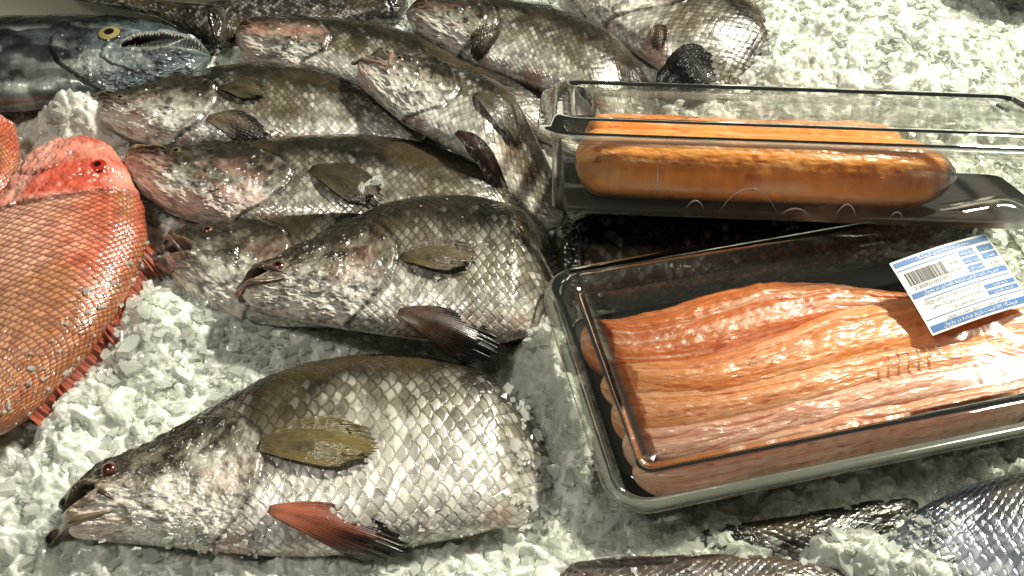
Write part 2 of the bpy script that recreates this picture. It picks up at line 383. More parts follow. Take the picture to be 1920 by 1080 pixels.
lip(A,'lower_lip',[(-371,-284),(-360,-276),(-340,-275),(-312,-270)],5.5,2.2,(.006,.005,.005),(.20,.15,.08))
fin('pectoral_fin',A,(-203,-221),(-108,-226),21,(.13,.10,.045),(.18,.135,.045),lift=.008,rays=15)
fin('pelvic_fin',A,(-188,-276),(-84,-296),14,(.42,.12,.065),(.015,.012,.011),zlin=(.062,.040),lift=0,rays=9,label='orange red pelvic fin fading to black')
C=fish('barramundi_fish','-336,38,-337,11 -322,42,-312,-26 -298,49,-283,-49 -263,60,-249,-62 -223,74,-209,-67 -171,86,-155,-67 -106,82,-98,-61 -42,67,-39,-49 10,38,10,-29',
  .03,.135,'dark grey barramundi with gaping mouth lying under another fish',sc=.0095,rows=30,Tmax=.032,mouth=(.045,-.1,-.05,.45),dark=.08,seed=2,pink=.3)
eye(C,(-289,24),5.5,(.15,.04,.02),hgt=.8)
lip(C,'upper_lip',[(-338,30),(-325,22),(-308,4),(-296,-12)],4,2.5,(.09,.07,.05),(.18,.14,.10))
lip(C,'lower_lip',[(-341,10),(-332,-2),(-318,-14),(-296,-22)],4,2,(.13,.09,.07),(.22,.16,.12))
Bf=fish('barramundi_fish','-247,-39,-249,-55 -237,-24,-235,-67 -214,-9,-210,-74 -187,8,-181,-82 -159,30,-147,-90 -125,52,-113,-96 -84,63,-75,-102 -42,63,-37,-106 0,52,-2,-103 36,28,28,-85 60,-3,58,-67 94,-29,92,-55',
  .055,.145,'silver grey barramundi with coarse scales lying across a darker fish',sc=.0086,rows=34,Tmax=.034,zdrop=.085,dropstart=.72,mouth=(.03,.0,.05,.4),dark=-.07,nu=580,nt=290,seed=3,pink=.4,sdepth=.0010)
eye(Bf,(-210,-38),6,(.10,.03,.015),hgt=.7)
lip(Bf,'upper_lip',[(-238,-30),(-222,-38),(-204,-48)],3.6,2,(.12,.09,.07),(.10,.06,.05))
lip(Bf,'lower_lip',[(-252,-54),(-238,-53),(-222,-55),(-202,-53)],4,2,(.30,.10,.08),(.18,.12,.09))
fin('pectoral_fin',Bf,(-99,-39),(-34,-45),17,(.11,.085,.045),(.13,.10,.055),lift=.007,rays=14)
fin('pelvic_fin',Bf,(-98,-98),(-12,-117),16,(.07,.035,.02),(.008,.007,.006),zlin=(.084,.058),lift=0,rays=9,label='blackish brown pelvic fin hanging over the ice')
Df=fish('barramundi_fish','-399,143,-396,121 -382,146,-379,98 -352,148,-341,68 -309,152,-295,49 -260,157,-247,40 -212,165,-201,36 -156,168,-144,36 -94,156,-93,36 -38,130,-41,36 5,101,0,29 42,62,36,22 67,27,61,9',
  .042,.185,'barramundi with dark back and pink throat, mouth touching the red fish',sc=.0080,rows=35,Tmax=.034,zdrop=.05,dropstart=.75,mouth=(.06,.45,.35,.10),dark=.16,seed=4,pink=.7,nu=440,nt=210)
eye(Df,(-336,122),6,(.16,.12,.06),hgt=.35)
lip(Df,'upper_lip',[(-396,140),(-380,145),(-362,138),(-350,126)],3.4,3.0,(.20,.14,.06),(.30,.24,.10))
fin('pectoral_fin',Df,(-198,94),(-126,52),18,(.05,.042,.024),(.07,.058,.032),lift=.006,rays=14)
Ef=fish('barramundi_fish','-467,234,-466,223 -449,241,-443,205 -416,247,-403,180 -373,267,-358,166 -329,284,-312,160 -276,292,-261,158 -222,287,-206,158 -171,263,-161,160 -128,231,-123,164 -91,195,-89,168',
  .036,.155,'barramundi with brown back and pale head resting on ice',sc=.0076,rows=34,Tmax=.032,mouth=(.04,.2,.15,.18),dark=.10,seed=5,pink=.3)
eye(Ef,(-418,221),5.5,(.20,.14,.07),hgt=.4)
lip(Ef,'upper_lip',[(-464,232),(-448,234),(-426,230)],3,2.0,(.25,.18,.12),(.22,.18,.13))
fin('pectoral_fin',Ef,(-310,225),(-259,208),14,(.06,.05,.028),(.09,.074,.04),lift=.005,rays=13)
fin('pelvic_fin',Ef,(-318,182),(-255,160),13,(.18,.14,.09),(.04,.033,.026),lift=.004,rays=8)
Hf=fish('barramundi_fish','-122,386,-124,367 -100,392,-110,340 -63,395,-72,306 -13,395,-29,278 38,385,12,255 86,356,52,231 127,314,91,207 159,267,124,188 183,220,156,173 201,177,187,153',
  .048,.115,'large dark grey barramundi with small scales behind the pile',sc=.0072,rows=38,Tmax=.036,zdrop=.06,dropstart=.6,mouth=(.03,.2,.1,.2),dark=.20,seed=6,pink=.45)
fin('pectoral_fin',Hf,(-20,318),(-39,282),15,(.05,.04,.024),(.05,.04,.022),lift=.006)
Gf=fish('barramundi_fish','-319,361,-319,339 -305,368,-305,311 -268,371,-263,292 -219,373,-214,281 -162,367,-158,254 -105,340,-104,227 -54,303,-63,210 -6,272,-17,200 47,254,34,189 92,225,79,180 125,197,112,174',
  .036,.12,'barramundi with reddish pink snout lying behind others',sc=.0076,rows=36,Tmax=.032,zdrop=.04,dropstart=.7,mouth=(.03,.2,.1,.2),dark=.14,seed=7,pink=1.0)
Ff=fish('barramundi_fish','-139,267,-170,258 -121,260,-160,220 -97,254,-138,191 -69,247,-111,160 -40,233,-80,136 -14,214,-50,113 11,184,-21,93 38,143,8,80 63,106,41,69',
  .074,.13,'slim silver barramundi with gaping pink mouth lying over other fish',sc=.0076,rows=28,Tmax=.026,zdrop=.07,dropstart=.62,mouth=(.04,.0,.0,.42),dark=-.14,seed=8,pink=.6)
eye(Ff,(-118,236),5,(.2,.12,.06),hgt=.5)
lip(Ff,'upper_lip',[(-138,268),(-130,256),(-126,242),(-128,226)],3.6,2.2,(.05,.03,.025),(.30,.19,.14))
lip(Ff,'lower_lip',[(-172,258),(-163,246),(-150,234),(-134,224)],3.6,2.2,(.10,.06,.05),(.32,.20,.16))
fin('pectoral_fin',Ff,(-38,174),(6,126),13,(.09,.075,.05),(.07,.06,.036),lift=.004)
fin('pelvic_fin',Ff,(-56,126),(4,68),9,(.07,.04,.03),(.02,.015,.012),lift=-.004,rays=6)
If=fish('barramundi_fish','146,502,64,446 204,491,88,392 256,435,117,352 291,387,151,313 308,337,183,275 312,284,209,239 300,230,227,204 280,179,240,171',
  .038,.14,'grey barramundi with its lower body buried in ice',sc=.0076,rows=36,Tmax=.034,zdrop=.06,dropstart=.5,dark=.12,seed=9,pink=.5)
fin('tail_fin',If,(160,273),(222,262),26,(.010,.009,.008),(.009,.008,.007),lift=.010,rays=14,taper=.45,label='black spread fin')
fin('pectoral_fin',If,(160,332),(166,302),9,(.14,.10,.05),(.10,.075,.04),lift=.004)
Jf=fish('king_mackerel_fish','-339,315,-339,294 -358,328,-347,266 -392,346,-379,251 -433,362,-411,239 -477,368,-450,230 -527,368,-495,225 -576,366,-540,221 -630,362,-590,217 -689,352,-647,217',
  .042,.17,'dark blue mackerel head with yellow ringed eye and toothed jaws',kind='mack',Tmax=.038,mouth=(.10,.05,-.22,.27),seed=10,pink=0,mat=M_BLUE,group='',cat='fish',nu=460,nt=220)
eye(Jf,(-445,308),13.5,(.30,.25,.10),(.004,.004,.006),(.02,.03,.035),ph=.42,hgt=.30)
Kf=fish('red_snapper_fish','-449,163,-469,155 -423,159,-488,135 -399,134,-496,98 -380,104,-504,68 -362,67,-514,36 -350,29,-519,-12 -351,-12,-519,-57 -356,-57,-515,-99 -371,-105,-499,-145 -395,-156,-486,-183 -416,-194,-471,-214',
  .045,.115,'bright red snapper with netted scales and red eye on ice',sc=.0068,rows=42,Tmax=.040,kind='snapper',cap0=.04,seed=11,mat=M_RED,group='red fish on crushed ice',nu=600,nt=320,sdepth=.0009)
eye(Kf,(-404,92),8.5,(.50,.03,.015),(.012,.005,.004),(.30,.06,.03),hgt=.35)
lip(Kf,'lips',[(-470,158),(-455,164),(-440,160)],4,4,(.60,.16,.11),(.60,.16,.11))
Lf=fish('red_snapper_fish','-542,208,-581,208 -520,179,-594,179 -503,138,-587,138 -499,99,-566,92 -503,62,-543,55',
  .045,.03,'part of a dull red fish beside the snapper',sc=.0072,rows=36,Tmax=.035,kind='snapper',cap0=.03,seed=12,mat=M_RED,group='red fish on crushed ice',nu=200,nt=140)
Nf=fish('whole_fish','-122,433,-126,396 -182,449,-176,380 -260,449,-250,375 -328,433,-317,360 -370,412,-349,330 -397,391,-366,325',
  .03,.02,'dark brown fish lying at the back of the ice',kind='darkfish',Tmax=.03,seed=13,pink=.0,sc=.007,rows=30)
Mf=fish('whole_fish','-326,380,-321,311 -365,385,-352,330 -418,401,-412,370 -479,415,-472,388 -534,430,-528,406',
  .05,.02,'slender brown tail stalk of a fish crossing the mackerel',kind='darkfish',Tmax=.016,seed=14,pink=.0,sc=.007,rows=20)
Of=fish('whole_fish','320,506,320,460 364,529,352,421 418,529,402,413 460,506,441,419',.085,.02,'dark fish edge above the ice bank',kind='darkfish',Tmax=.03,seed=15,pink=.2,nu=160,nt=100)
Pf=fish('whole_fish','471,494,458,438 520,506,497,412 557,494,526,368 603,494,570,366 646,483,620,388 682,471,664,417',.10,.02,'dark scaly fish edge above the ice bank',kind='darkfish',Tmax=.03,seed=16,pink=.2,nu=200,nt=120)
Qf=fish('whole_fish','311,-264,289,-287 341,-244,309,-310 376,-227,335,-340 418,-217,374,-361 460,-209,417,-361 503,-214,466,-336',
  .008,.03,'bluish silver fish with coarse scales half buried in ice',kind='blue',Tmax=.034,seed=17,pink=.0,sc=.009,rows=28,dark=.0,sdepth=.0014)
Rf=fish('whole_fish','25,-314,28,-328 50,-298,52,-349 92,-293,91,-365 150,-292,146,-369 208,-293,201,-365 256,-303,250,-357 294,-320,293,-345',
  .016,.03,'pinkish silver scaled fish half buried in ice',kind='pinkish',Tmax=.03,seed=18,pink=.6,sc=.008,rows=28,dark=-.1)
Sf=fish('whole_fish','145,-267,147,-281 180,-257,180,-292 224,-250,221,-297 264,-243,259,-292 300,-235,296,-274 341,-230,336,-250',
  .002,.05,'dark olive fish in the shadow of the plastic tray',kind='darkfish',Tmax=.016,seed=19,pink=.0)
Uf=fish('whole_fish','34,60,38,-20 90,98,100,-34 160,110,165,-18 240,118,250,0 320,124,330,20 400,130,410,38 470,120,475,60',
  .006,.03,'added black fish shape darkening the gap under the tilted tray',kind='darkfish',Tmax=.034,seed=20,pink=.0)  # extra body added to keep the gap between the trays black
if 'group' in Jf['ob']: del Jf['ob']['group']
# teeth of the mackerel
def teeth(B):
    V=[];F=[]
    P=B['P'];nt=B['nt'];a=B['a'][:,0];s=B['s'][0,:nt]
    for side in (1,-1):
        for k in range(24):
            aa=.006+.078*k/23
            i=int(np.abs(a-aa).argmin())
            sm=.05+(-.22-.05)*aa/.10;g=.27*(1-.85*aa/.10)+.02
            j=int(np.abs(s-(sm+side*g*1.05)).argmin())
            p=P[i,j]+np.array([0,0,.0010]);l=.0046*(1-.4*aa/.1)*(.6+.6*rng.random());w=.0009
            b0=len(V)
            V+= [p+[-w,0,0],p+[w,0,0],p+[0,0,w*1.4],p+np.array([0,-side*l,-.001])]
            F+= [[b0,b0+1,b0+3],[b0+1,b0+2,b0+3],[b0+2,b0,b0+3],[b0,b0+2,b0+1]]
    c=np.tile(np.array([[.45,.37,.24]]),(len(V),1))
    mkobj('teeth',V,F,M_EYE,c,parent=B['ob'],smooth=False)
teeth(Jf)
def spiny(B,i0,i1,n,h,c0,c1,side=1):
    P=B['P'];nu=B['nu'];V=[];C=[]
    ii=np.linspace(i0*nu,i1*nu-1,n*8+1).astype(int)
    j=0 if side>0 else B['nt']-1
    nr=8
    for k,i in enumerate(ii):
        p=P[i,j];w=P[i,0]-P[i,B['nt']-1];w=w/np.linalg.norm(w)*side
        f=(k%8)/8.;rr=float(hsh(np.array(k//8),np.array(3),2))
        hh=h*(.45+.55*abs(1-2*f)**1.3)*(.3+1.1*rr)
        t=B['tan'][i]
        for r in range(nr):
            x=r/(nr-1)
            q=p-w*.006+w*(hh+.006)*x;q=q.copy();q[2]+= -.022*x+.003*math.sin(k*1.57+rr*6);q[0]+=t[0]*hh*(.4+rr)*x;q[1]+=t[1]*hh*(.4+rr)*x
            V.append(q);C.append(np.array(c0)*(1-x)+np.array(c1)*x)
    V=np.array(V);C=np.array(C)
    C*= (.5+.7*rng.random((len(C),1)))
    mkobj('dorsal_fin',V,gridfaces(len(ii),nr),M_FIN,C,parent=B['ob'])
spiny(Kf,.42,.95,24,.014,(.50,.07,.04),(.45,.16,.10))
# ---------------------------------------------------------------- ice
MO=[(-.30,-.055,.075,.05,.034),(-.335,-.10,.03,.06,.02),(-.40,-.26,.10,.05,.014),(.030,-.10,.028,.022,.066),(.054,-.145,.016,.03,.062),(.058,-.20,.018,.035,.062),(.43,.36,.20,.13,.065),(-.47,.215,.035,.03,.055),
    (-.19,.335,.05,.02,.03),(.24,.19,.05,.03,.03),(.30,.27,.04,.05,.03),(-.40,.16,.03,.02,.015),(0,-.32,.2,.03,.016),(.27,-.29,.03,.02,.035),(.33,-.31,.03,.02,.03),(-.36,.30,.03,.03,.02),(.0,.44,.5,.08,.02),(-.28,.345,.05,.02,.03),(-.375,-.17,.04,.06,.022),(-.12,-.118,.05,.012,.015)]
def iceh(x,y,detail=True):
    h=.006+.016*(fbm(x*9+4,y*9,3,2)-.5)+.018*(fbm(x*26,y*26,3,5)-.5)
    for mx,my,sx,sy,a in MO: h=h+a*np.exp(-((x-mx)/sx)**2-((y-my)/sy)**2)
    c,s_=math.cos(math.radians(12.8)),math.sin(math.radians(12.8))
    lx=(x-.0767)*c+(y+.288)*s_;ly=-(x-.0767)*s_+(y+.288)*c
    ins=ss(-.005,.03,lx)*ss(.47,.44,lx)*ss(.0,.03,ly)*ss(.27,.22,ly)
    h=h*(1-ins)+np.minimum(h,.0)*ins
    ins=ss(.03,.06,x)*ss(-.02,.02,y)*ss(.24,.20,y)
    h=h*(1-ins)+np.minimum(h,-.006)*ins
    if detail:
        am=(.3+1.1*ss(.3,.75,fbm(x*11,y*11,2,8)))
        wx=x+.004*fbm(x*80,y*80,2,31);wy=y+.004*fbm(x*80,y*80,2,37)
        h=h+.0080*chipfield(wx*58,wy*58,3)*am+.0036*chipfield(wx*115,wy*115,11)+.0006*chipfield(x*300,y*300,21)
    return h-.004
xs=np.r_[np.linspace(-1.3,-.70,60,endpoint=False),np.linspace(-.70,.70,1150,endpoint=False),np.linspace(.70,1.3,60)]
ys=np.r_[np.linspace(-.8,-.34,40,endpoint=False),np.linspace(-.34,.56,760,endpoint=False),np.linspace(.56,1.4,60)]
X,Y=np.meshgrid(xs,ys,indexing='ij')
Z=iceh(X,Y)
ice=mkobj('ground',np.stack([X,Y,Z],2).reshape(-1,3),gridfaces(len(xs),len(ys)),M_ICE,smooth=True)
ice['kind']='structure';ice['label']='bed of packed white crushed ice under the fish'
def chips(x,y,z,lo,hi,tilt=.9,pw=2.6,th0=.12,th1=.42):
    N=len(x)
    sz=lo+(hi-lo)*rng.random(N)**pw
    k=5
    A=np.linspace(0,2*np.pi,k,endpoint=False)[None,:]+rng.uniform(-.45,.45,(N,k))
    R=rng.uniform(.5,1.15,(N,k))
    el=rng.uniform(.45,1.0,N)[:,None]
    th=rng.uniform(th0,th1,N)[:,None]
    up=np.stack([R*np.cos(A),R*np.sin(A)*el,th+rng.uniform(-.12,.12,(N,k))],2)
    dn=np.stack([R*np.cos(A)*1.1+rng.uniform(-.2,.2,(N,k)),R*np.sin(A)*el*1.1,-th+rng.uniform(-.12,.12,(N,k))],2)
    V=np.concatenate([up,dn],1)*sz[:,None,None]
    ax=rng.normal(0,1,(N,3));ax/=np.linalg.norm(ax,axis=1,keepdims=True);an=rng.uniform(-tilt,tilt,N)
    K=np.zeros((N,3,3));K[:,0,1]=-ax[:,2];K[:,0,2]=ax[:,1];K[:,1,0]=ax[:,2];K[:,1,2]=-ax[:,0];K[:,2,0]=-ax[:,1];K[:,2,1]=ax[:,0]
    Rm=np.eye(3)+np.sin(an)[:,None,None]*K+(1-np.cos(an))[:,None,None]*(K@K)
    yaw=rng.uniform(0,6.28,N)
    Rz=np.zeros((N,3,3));Rz[:,0,0]=np.cos(yaw);Rz[:,0,1]=-np.sin(yaw);Rz[:,1,0]=np.sin(yaw);Rz[:,1,1]=np.cos(yaw);Rz[:,2,2]=1
    V=np.einsum('nij,nvj->nvi',Rm@Rz,V)+np.stack([x,y,z],1)[:,None,:]
    tri=[[0,i,i+1] for i in range(1,k-1)]+[[k,k+i+1,k+i] for i in range(1,k-1)]
    for i in range(k):
        j=(i+1)%k;tri+=[[i,k+i,k+j],[i,k+j,j]]
    tri=np.array(tri)
    F=(tri[None]+2*k*np.arange(N)[:,None,None]).reshape(-1,3)
    return V.reshape(-1,3),F
VV=[];FF=[];off=0
def addc(x,y,z,lo,hi,**k):
    global off
    v,f=chips(x,y,z,lo,hi,**k);VV.append(v);FF.append(f+off);off+=len(v)
N=14000;x=rng.uniform(-.68,.68,N);y=rng.uniform(-.33,.52,N);addc(x,y,iceh(x,y,False)+.003+.003*rng.random(N),.0010,.0045)
N=9000;x=rng.uniform(-.68,.68,N);y=rng.uniform(-.33,.52,N);addc(x,y,iceh(x,y,False)+.003+.003*rng.random(N),.003,.0095,tilt=.8,pw=2.)
N=1500;x=rng.uniform(-.55,.62,N);y=rng.uniform(-.33,.48,N);addc(x,y,iceh(x,y,False)+.004+.002*rng.random(N),.007,.013,tilt=.5,pw=2.,th0=.10,th1=.22)
def onfish(B,N,x0,x1,y0,y1,wf,lo=.0012,hi=.005):
    x=rng.uniform(x0,x1,N);y=rng.uniform(y0,y1,N);keep=rng.random(N)<wf(x,y);x=x[keep];y=y[keep]
    z,ds=topz(B,np.stack([x,y],1));k=ds<.004;x=x[k];y=y[k];z=z[k]
    z=np.maximum(z,iceh(x,y,False))+.001
    addc(x,y,z,lo,hi)
onfish(A,3000,-.05,.07,-.27,-.10,lambda x,y: ss(.0,.06,x+.2*np.abs(y+.19)+.04*(fbm(x*60,y*60,2,3)-.5))*.9,hi=.008)
onfish(A,1600,-.34,.03,-.30,-.25,lambda x,y: ss(-.268,-.296,y-.05*(x+.15)**2)*.5,hi=.004)
onfish(Kf,900,-.42,-.34,-.19,.02,lambda x,y: ss(-.372,-.350,x-.45*np.minimum(y+.03,0))*.45,hi=.0045)
onfish(If,1500,.18,.33,.17,.35,lambda x,y: ss(.30,.21,y)*.8,hi=.006)
onfish(Qf,900,.28,.37,-.33,-.22,lambda x,y: ss(.36,.30,x)*.9,hi=.006)
onfish(Rf,600,.02,.30,-.36,-.29,lambda x,y: ss(-.325,-.30,y)*.2,hi=.005)
onfish(Ef,120,-.47,-.2,.155,.20,lambda x,y: ss(.185,.16,y),hi=.005)
onfish(Bf,60,-.2,.0,-.11,.06,lambda x,y: x*0+.5,hi=.004)
addc(np.array([-.135,-.142,-.128]),np.array([.055,.050,.060]),np.array([.088,.088,.088]),.006,.008,pw=1)
ch=mkobj('crushed_ice',np.concatenate(VV),np.concatenate(FF),M_CHIP,smooth=False,label='loose clear chips of crushed ice scattered among fish',cat='ice')
ch['kind']='stuff'
# ---------------------------------------------------------------- trays
def rrect(w,d,r,n=10):
    pts=[]
    for cx,cy,a0 in ((w-r,d-r,0),(r,d-r,90),(r,r,180),(w-r,r,270)):
        for k in range(n+1):
            a=math.radians(a0+90*k/n);pts.append((cx+r*math.cos(a),cy+r*math.sin(a)))
    return np.array(pts)
def rings(w,d,levels,M,r0=.035,capb=False,capt=False):
    V=[];n=None
    for ins,z in levels:
        p=rrect(w-2*ins,d-2*ins,max(r0-ins*.8,.006))+ins
        n=len(p);V.append(np.c_[p,np.full(n,z)])
    nl=len(V);F=gridfaces(nl,n,True)
    V=np.concatenate(V)
    def cap(ring):
        nonlocal V,F
        base=V[ring*n:(ring+1)*n];c=base.mean(0);prev=ring*n;steps=8
        for k in range(1,steps+1):
            p=c+(base-c)*(1-k/steps*.999);st=len(V);V=np.concatenate([V,p])
            i=np.arange(n);j=(i+1)%n
            F=np.concatenate([F,np.stack([prev+i,prev+j,st+j,st+i],1)]);prev=st
    if capb: cap(0)
    if capt: cap(nl-1)
    V=(np.array(M)[:3,:3]@V.T).T+np.array(M)[:3,3]
    return V,F
M_PAD=flat('black_shade_pad',(.008,.008,.008),.8)
def crease(e,name,paths,M,r=.0008):
    V=[];F=[];k=0
    for p in paths:
        p=np.array(p,float);n=24;m=8
        t=np.linspace(0,1,n);kk=np.linspace(0,1,len(p))
        q=np.stack([np.interp(t,kk,p[:,i]) for i in range(3)],1)
        for _ in range(8): q[1:-1]=(q[:-2]+2*q[1:-1]+q[2:])/4
        tn=np.gradient(q,axis=0);tn/=np.linalg.norm(tn,axis=1,keepdims=True)
        a1=np.cross(tn,[.13,.9,.31]);a1/=np.linalg.norm(a1,axis=1,keepdims=True);a2=np.cross(tn,a1)
        rr=r*np.sin(np.clip(t,.03,.97)*math.pi)
        A=np.linspace(0,2*math.pi,m,endpoint=False)
        P=q[:,None]+rr[:,None,None]*(a1[:,None]*np.cos(A)[None,:,None]+a2[:,None]*np.sin(A)[None,:,None])
        P=P.reshape(-1,3);P=(np.array(M)[:3,:3]@P.T).T+np.array(M)[:3,3]
        V.append(P);F.append(gridfaces(n,m,True)+k);k+=len(P)
    mkobj(name,np.concatenate(V),np.concatenate(F),M_CREASE,parent=e)
def tray(M,w,d,depth,label,flr=.02,lid_h=.012,nm='plastic_tray',padw=.4):
    e=bpy.data.objects.new(nm,None);COL.objects.link(e);e.empty_display_size=.02
    o=np.array(M)[:3,3]+np.array(M)[:3,:3]@np.array([w/2,d/2,-depth]);e.location=o;e['_w']=[float(v) for v in o]
    e['label']=label;e['category']='tray';e['group']='clear plastic fillet trays'
    b=.010
    V,F=rings(w,d,[(b+flr+.004,-depth),(b+flr,-depth+.002),(b+.004,-.006),(b,-.001)],M,capb=True)
    mkobj('tray_base',V,F,M_PL,parent=e)
    M3=M@Matrix.Translation((b+flr+.004,b+flr+.004,0))
    V,F=rings(padw,d-2*(b+flr+.004),[(.003,-depth+.0015),(0,-depth+.0025),(.002,-depth+.0045)],M3,r0=.015,capt=True,capb=True)
    mkobj('added_shade_pad',V,F,M_PAD,parent=e)  # black pad added to block light and darken the space below the trays
    V,F=rings(w,d,[(b,-.0045),(b,0.0),(b-.001,.0012),(.003,.0016),(.0008,.0010),(0,-.001),(0,-.0050),(.0012,-.0052)],M)
    mkobj('rim',V,F,M_RIM,parent=e)
    V,F=rings(w,d,[(.002,.0030),(b+.001,.0034),(b+.004,lid_h-.002),(b+.008,lid_h),(b+.016,lid_h),(b+.019,lid_h-.002),(b+.024,lid_h-.0025)],M,capt=True)
    mkobj('lid',V,F,M_LID,parent=e)
    return e
M1=Matrix.Translation((.0767,-.288,.072))@Matrix.Rotation(math.radians(12.8),4,'Z')
T1=tray(M1,.48,.25,.045,'clear plastic tray of long orange and pink fish fillets on ice',padw=.41,flr=.012)
crease(T1,'lid_ridges',[[(.262+.0088*k,.076+.0006*k,.0100),(.262+.0088*k,.083,.0116),(.262+.0088*k,.090+.0006*k,.0100)] for k in range(6)],M1,r=.0011)
M2=Matrix.Translation((.021,.0277,.171))@Matrix.Rotation(math.radians(-3),4,'Z')@Matrix.Rotation(math.radians(-28),4,'X')
T2=tray(M2,.50,.21,.074,'clear plastic tray with orange fillets tilted on top of another tray',lid_h=.014,padw=.46,flr=.006)
def wy(z): return .0135+.0025*(-z-.006)/.066-.0010
def arch(x0,w,h,zb): return [(x0-w+2*w*t,wy(zb+h*math.sin(math.pi*t)**.7),zb+h*math.sin(math.pi*t)**.7) for t in np.linspace(0,1,13)]
crease(T2,'film_glare_creases',[arch(.145,.008,.008,-.064),arch(.193,.026,.024,-.066),arch(.280,.009,.012,-.066),arch(.325,.006,.006,-.066),[(.108,wy(-.03),-.022),(.110,wy(-.04),-.040),(.108,wy(-.05),-.052)],arch(.235,.012,.006,-.066)],M2,r=.0009)  # whitish creases modelled on the film; the arches stand in for glare
# ---------------------------------------------------------------- fillets
def fillet(spec,z,T,c0,c1,label,seed,M=None,zdrop=0,skin=0,nu=340,nt=130,lump=1.,pw=.6,widen=1.2):
    S=parse(spec)
    th=lambda u,w: np.minimum(T,w*1.15)
    B=sweep(S,nu,nt,z,th,zdrop,.7,cap0=.018,cap1=.02,pw=pw,smooth=.05,widen=widen)
    a=B['a'];q=B['q'];s=B['s'];u=B['u']
    n1=fbm(a*18+seed*9,q*2,3,seed);n2=fbm(a*9+seed*5,q*9,4,seed+4);n5=fbm(a*200+seed,q*44,3,seed+2);n6=fbm(a*60+seed,q*9,3,seed+6)
    band=np.sin((a*420+np.abs(s)*6+n1*9+n6*3))
    h=(n1-.5)*.006*lump+(n2-.5)*.0022+band*.00010+(n5-.5)*.0008+(n6-.5)*.0022
    h-=.0016*np.exp(-((s-.2-(n1-.5)*.8)/.06)**2)
    B['P']+=B['nn']*np.where(q<=1,h,0)[...,None]
    c=mix(np.broadcast_to(np.array(c0,float),a.shape+(3,)),np.broadcast_to(np.array(c1,float),a.shape+(3,)),ss(.3,.7,n2*.5+n6*.5))
    c=c*(1+.04*band)[...,None]*(.82+.36*n5)[...,None]
    fat=ss(.50,.74,fbm(a*12,q*30,3,seed+7))
    c=mix(c,np.broadcast_to(col(.88,.68,.54),c.shape),fat*.48)
    c=mix(c,np.broadcast_to(np.array(c0)*np.array([.75,.5,.4]),c.shape),ss(.55,.8,fbm(a*10+3,q*14,3,seed+17))*.5)
    c=mix(c,np.broadcast_to(col(.40,.04,.02),c.shape),ss(.76,.82,fbm(a*70+5,q*20,2,seed+11))*.6)
    if skin: c=mix(c,np.broadcast_to(col(.05,.035,.03),c.shape),ss(.9,.97,u+(n1-.5)*.08))
    P=B['P'].reshape(-1,3)
    if M is not None: P=(np.array(M)[:3,:3]@P.T).T+np.array(M)[:3,3]
    return mkobj('fish_fillet',P,gridfaces(B['nu'],B['nv'],True,B['flip']),M_FIL,c.reshape(-1,3),label=label,cat='fish fillet',group='raw fillets packed in plastic trays')
fillet('61,-80,60,-122 89,-87,91,-139 128,-78,127,-139 173,-57,164,-134 223,-44,212,-116 286,-43,276,-93 346,-53,339,-87 392,-63,386,-84',.048,.020,(.58,.15,.03),(.66,.21,.055),'deep orange raw fillet folded at the back of the tray',1,widen=1.1,pw=.8)
fillet('72,-145,78,-169 100,-142,102,-174 150,-142,151,-172 202,-125,206,-162 262,-96,263,-144 322,-78,311,-129 377,-66,364,-121 424,-69,410,-118 471,-69,458,-113',.056,.020,(.76,.29,.085),(.84,.39,.16),'orange raw fillet lying along the tray',2)
fillet('82,-169,83,-198 107,-168,113,-207 151,-168,152,-200 206,-158,206,-189 263,-142,262,-173 311,-127,305,-160 412,-111,404,-141 462,-99,453,-130',.052,.021,(.76,.32,.12),(.84,.42,.22),'pale orange raw fillet lying along the tray',3)
fillet('87,-203,94,-228 117,-201,119,-232 153,-194,154,-224 207,-181,203,-209 263,-165,263,-192 334,-145,327,-176 408,-122,398,-160 458,-108,446,-150',.051,.022,(.84,.44,.31),(.86,.53,.42),'pink raw fillet lying along the tray',4)
fillet('94,-226,101,-247 119,-226,130,-252 158,-219,173,-242 212,-203,221,-230 272,-185,274,-218 328,-172,329,-205 399,-155,389,-190 448,-142,437,-177',.047,.023,(.82,.41,.26),(.86,.51,.37),'salmon pink raw fillet at the front of the tray',5,widen=1.12)
fillet('32,80,42,36 76,90,80,26 150,93,150,24 230,93,230,24 310,90,310,26 350,82,352,30 388,66,384,42',-.036,.031,(.80,.28,.045),(.87,.38,.10),'bright orange rolled fillet with dark skin at its end',6,M=M2,skin=1,lump=.7,pw=.62,widen=1.)
fillet('45,175,45,98 100,185,100,92 200,188,200,90 300,182,300,92 360,165,360,100',-.038,.027,(.78,.25,.04),(.84,.33,.07),'bright orange fillet behind another in the tilted tray',7,M=M2,widen=1.)
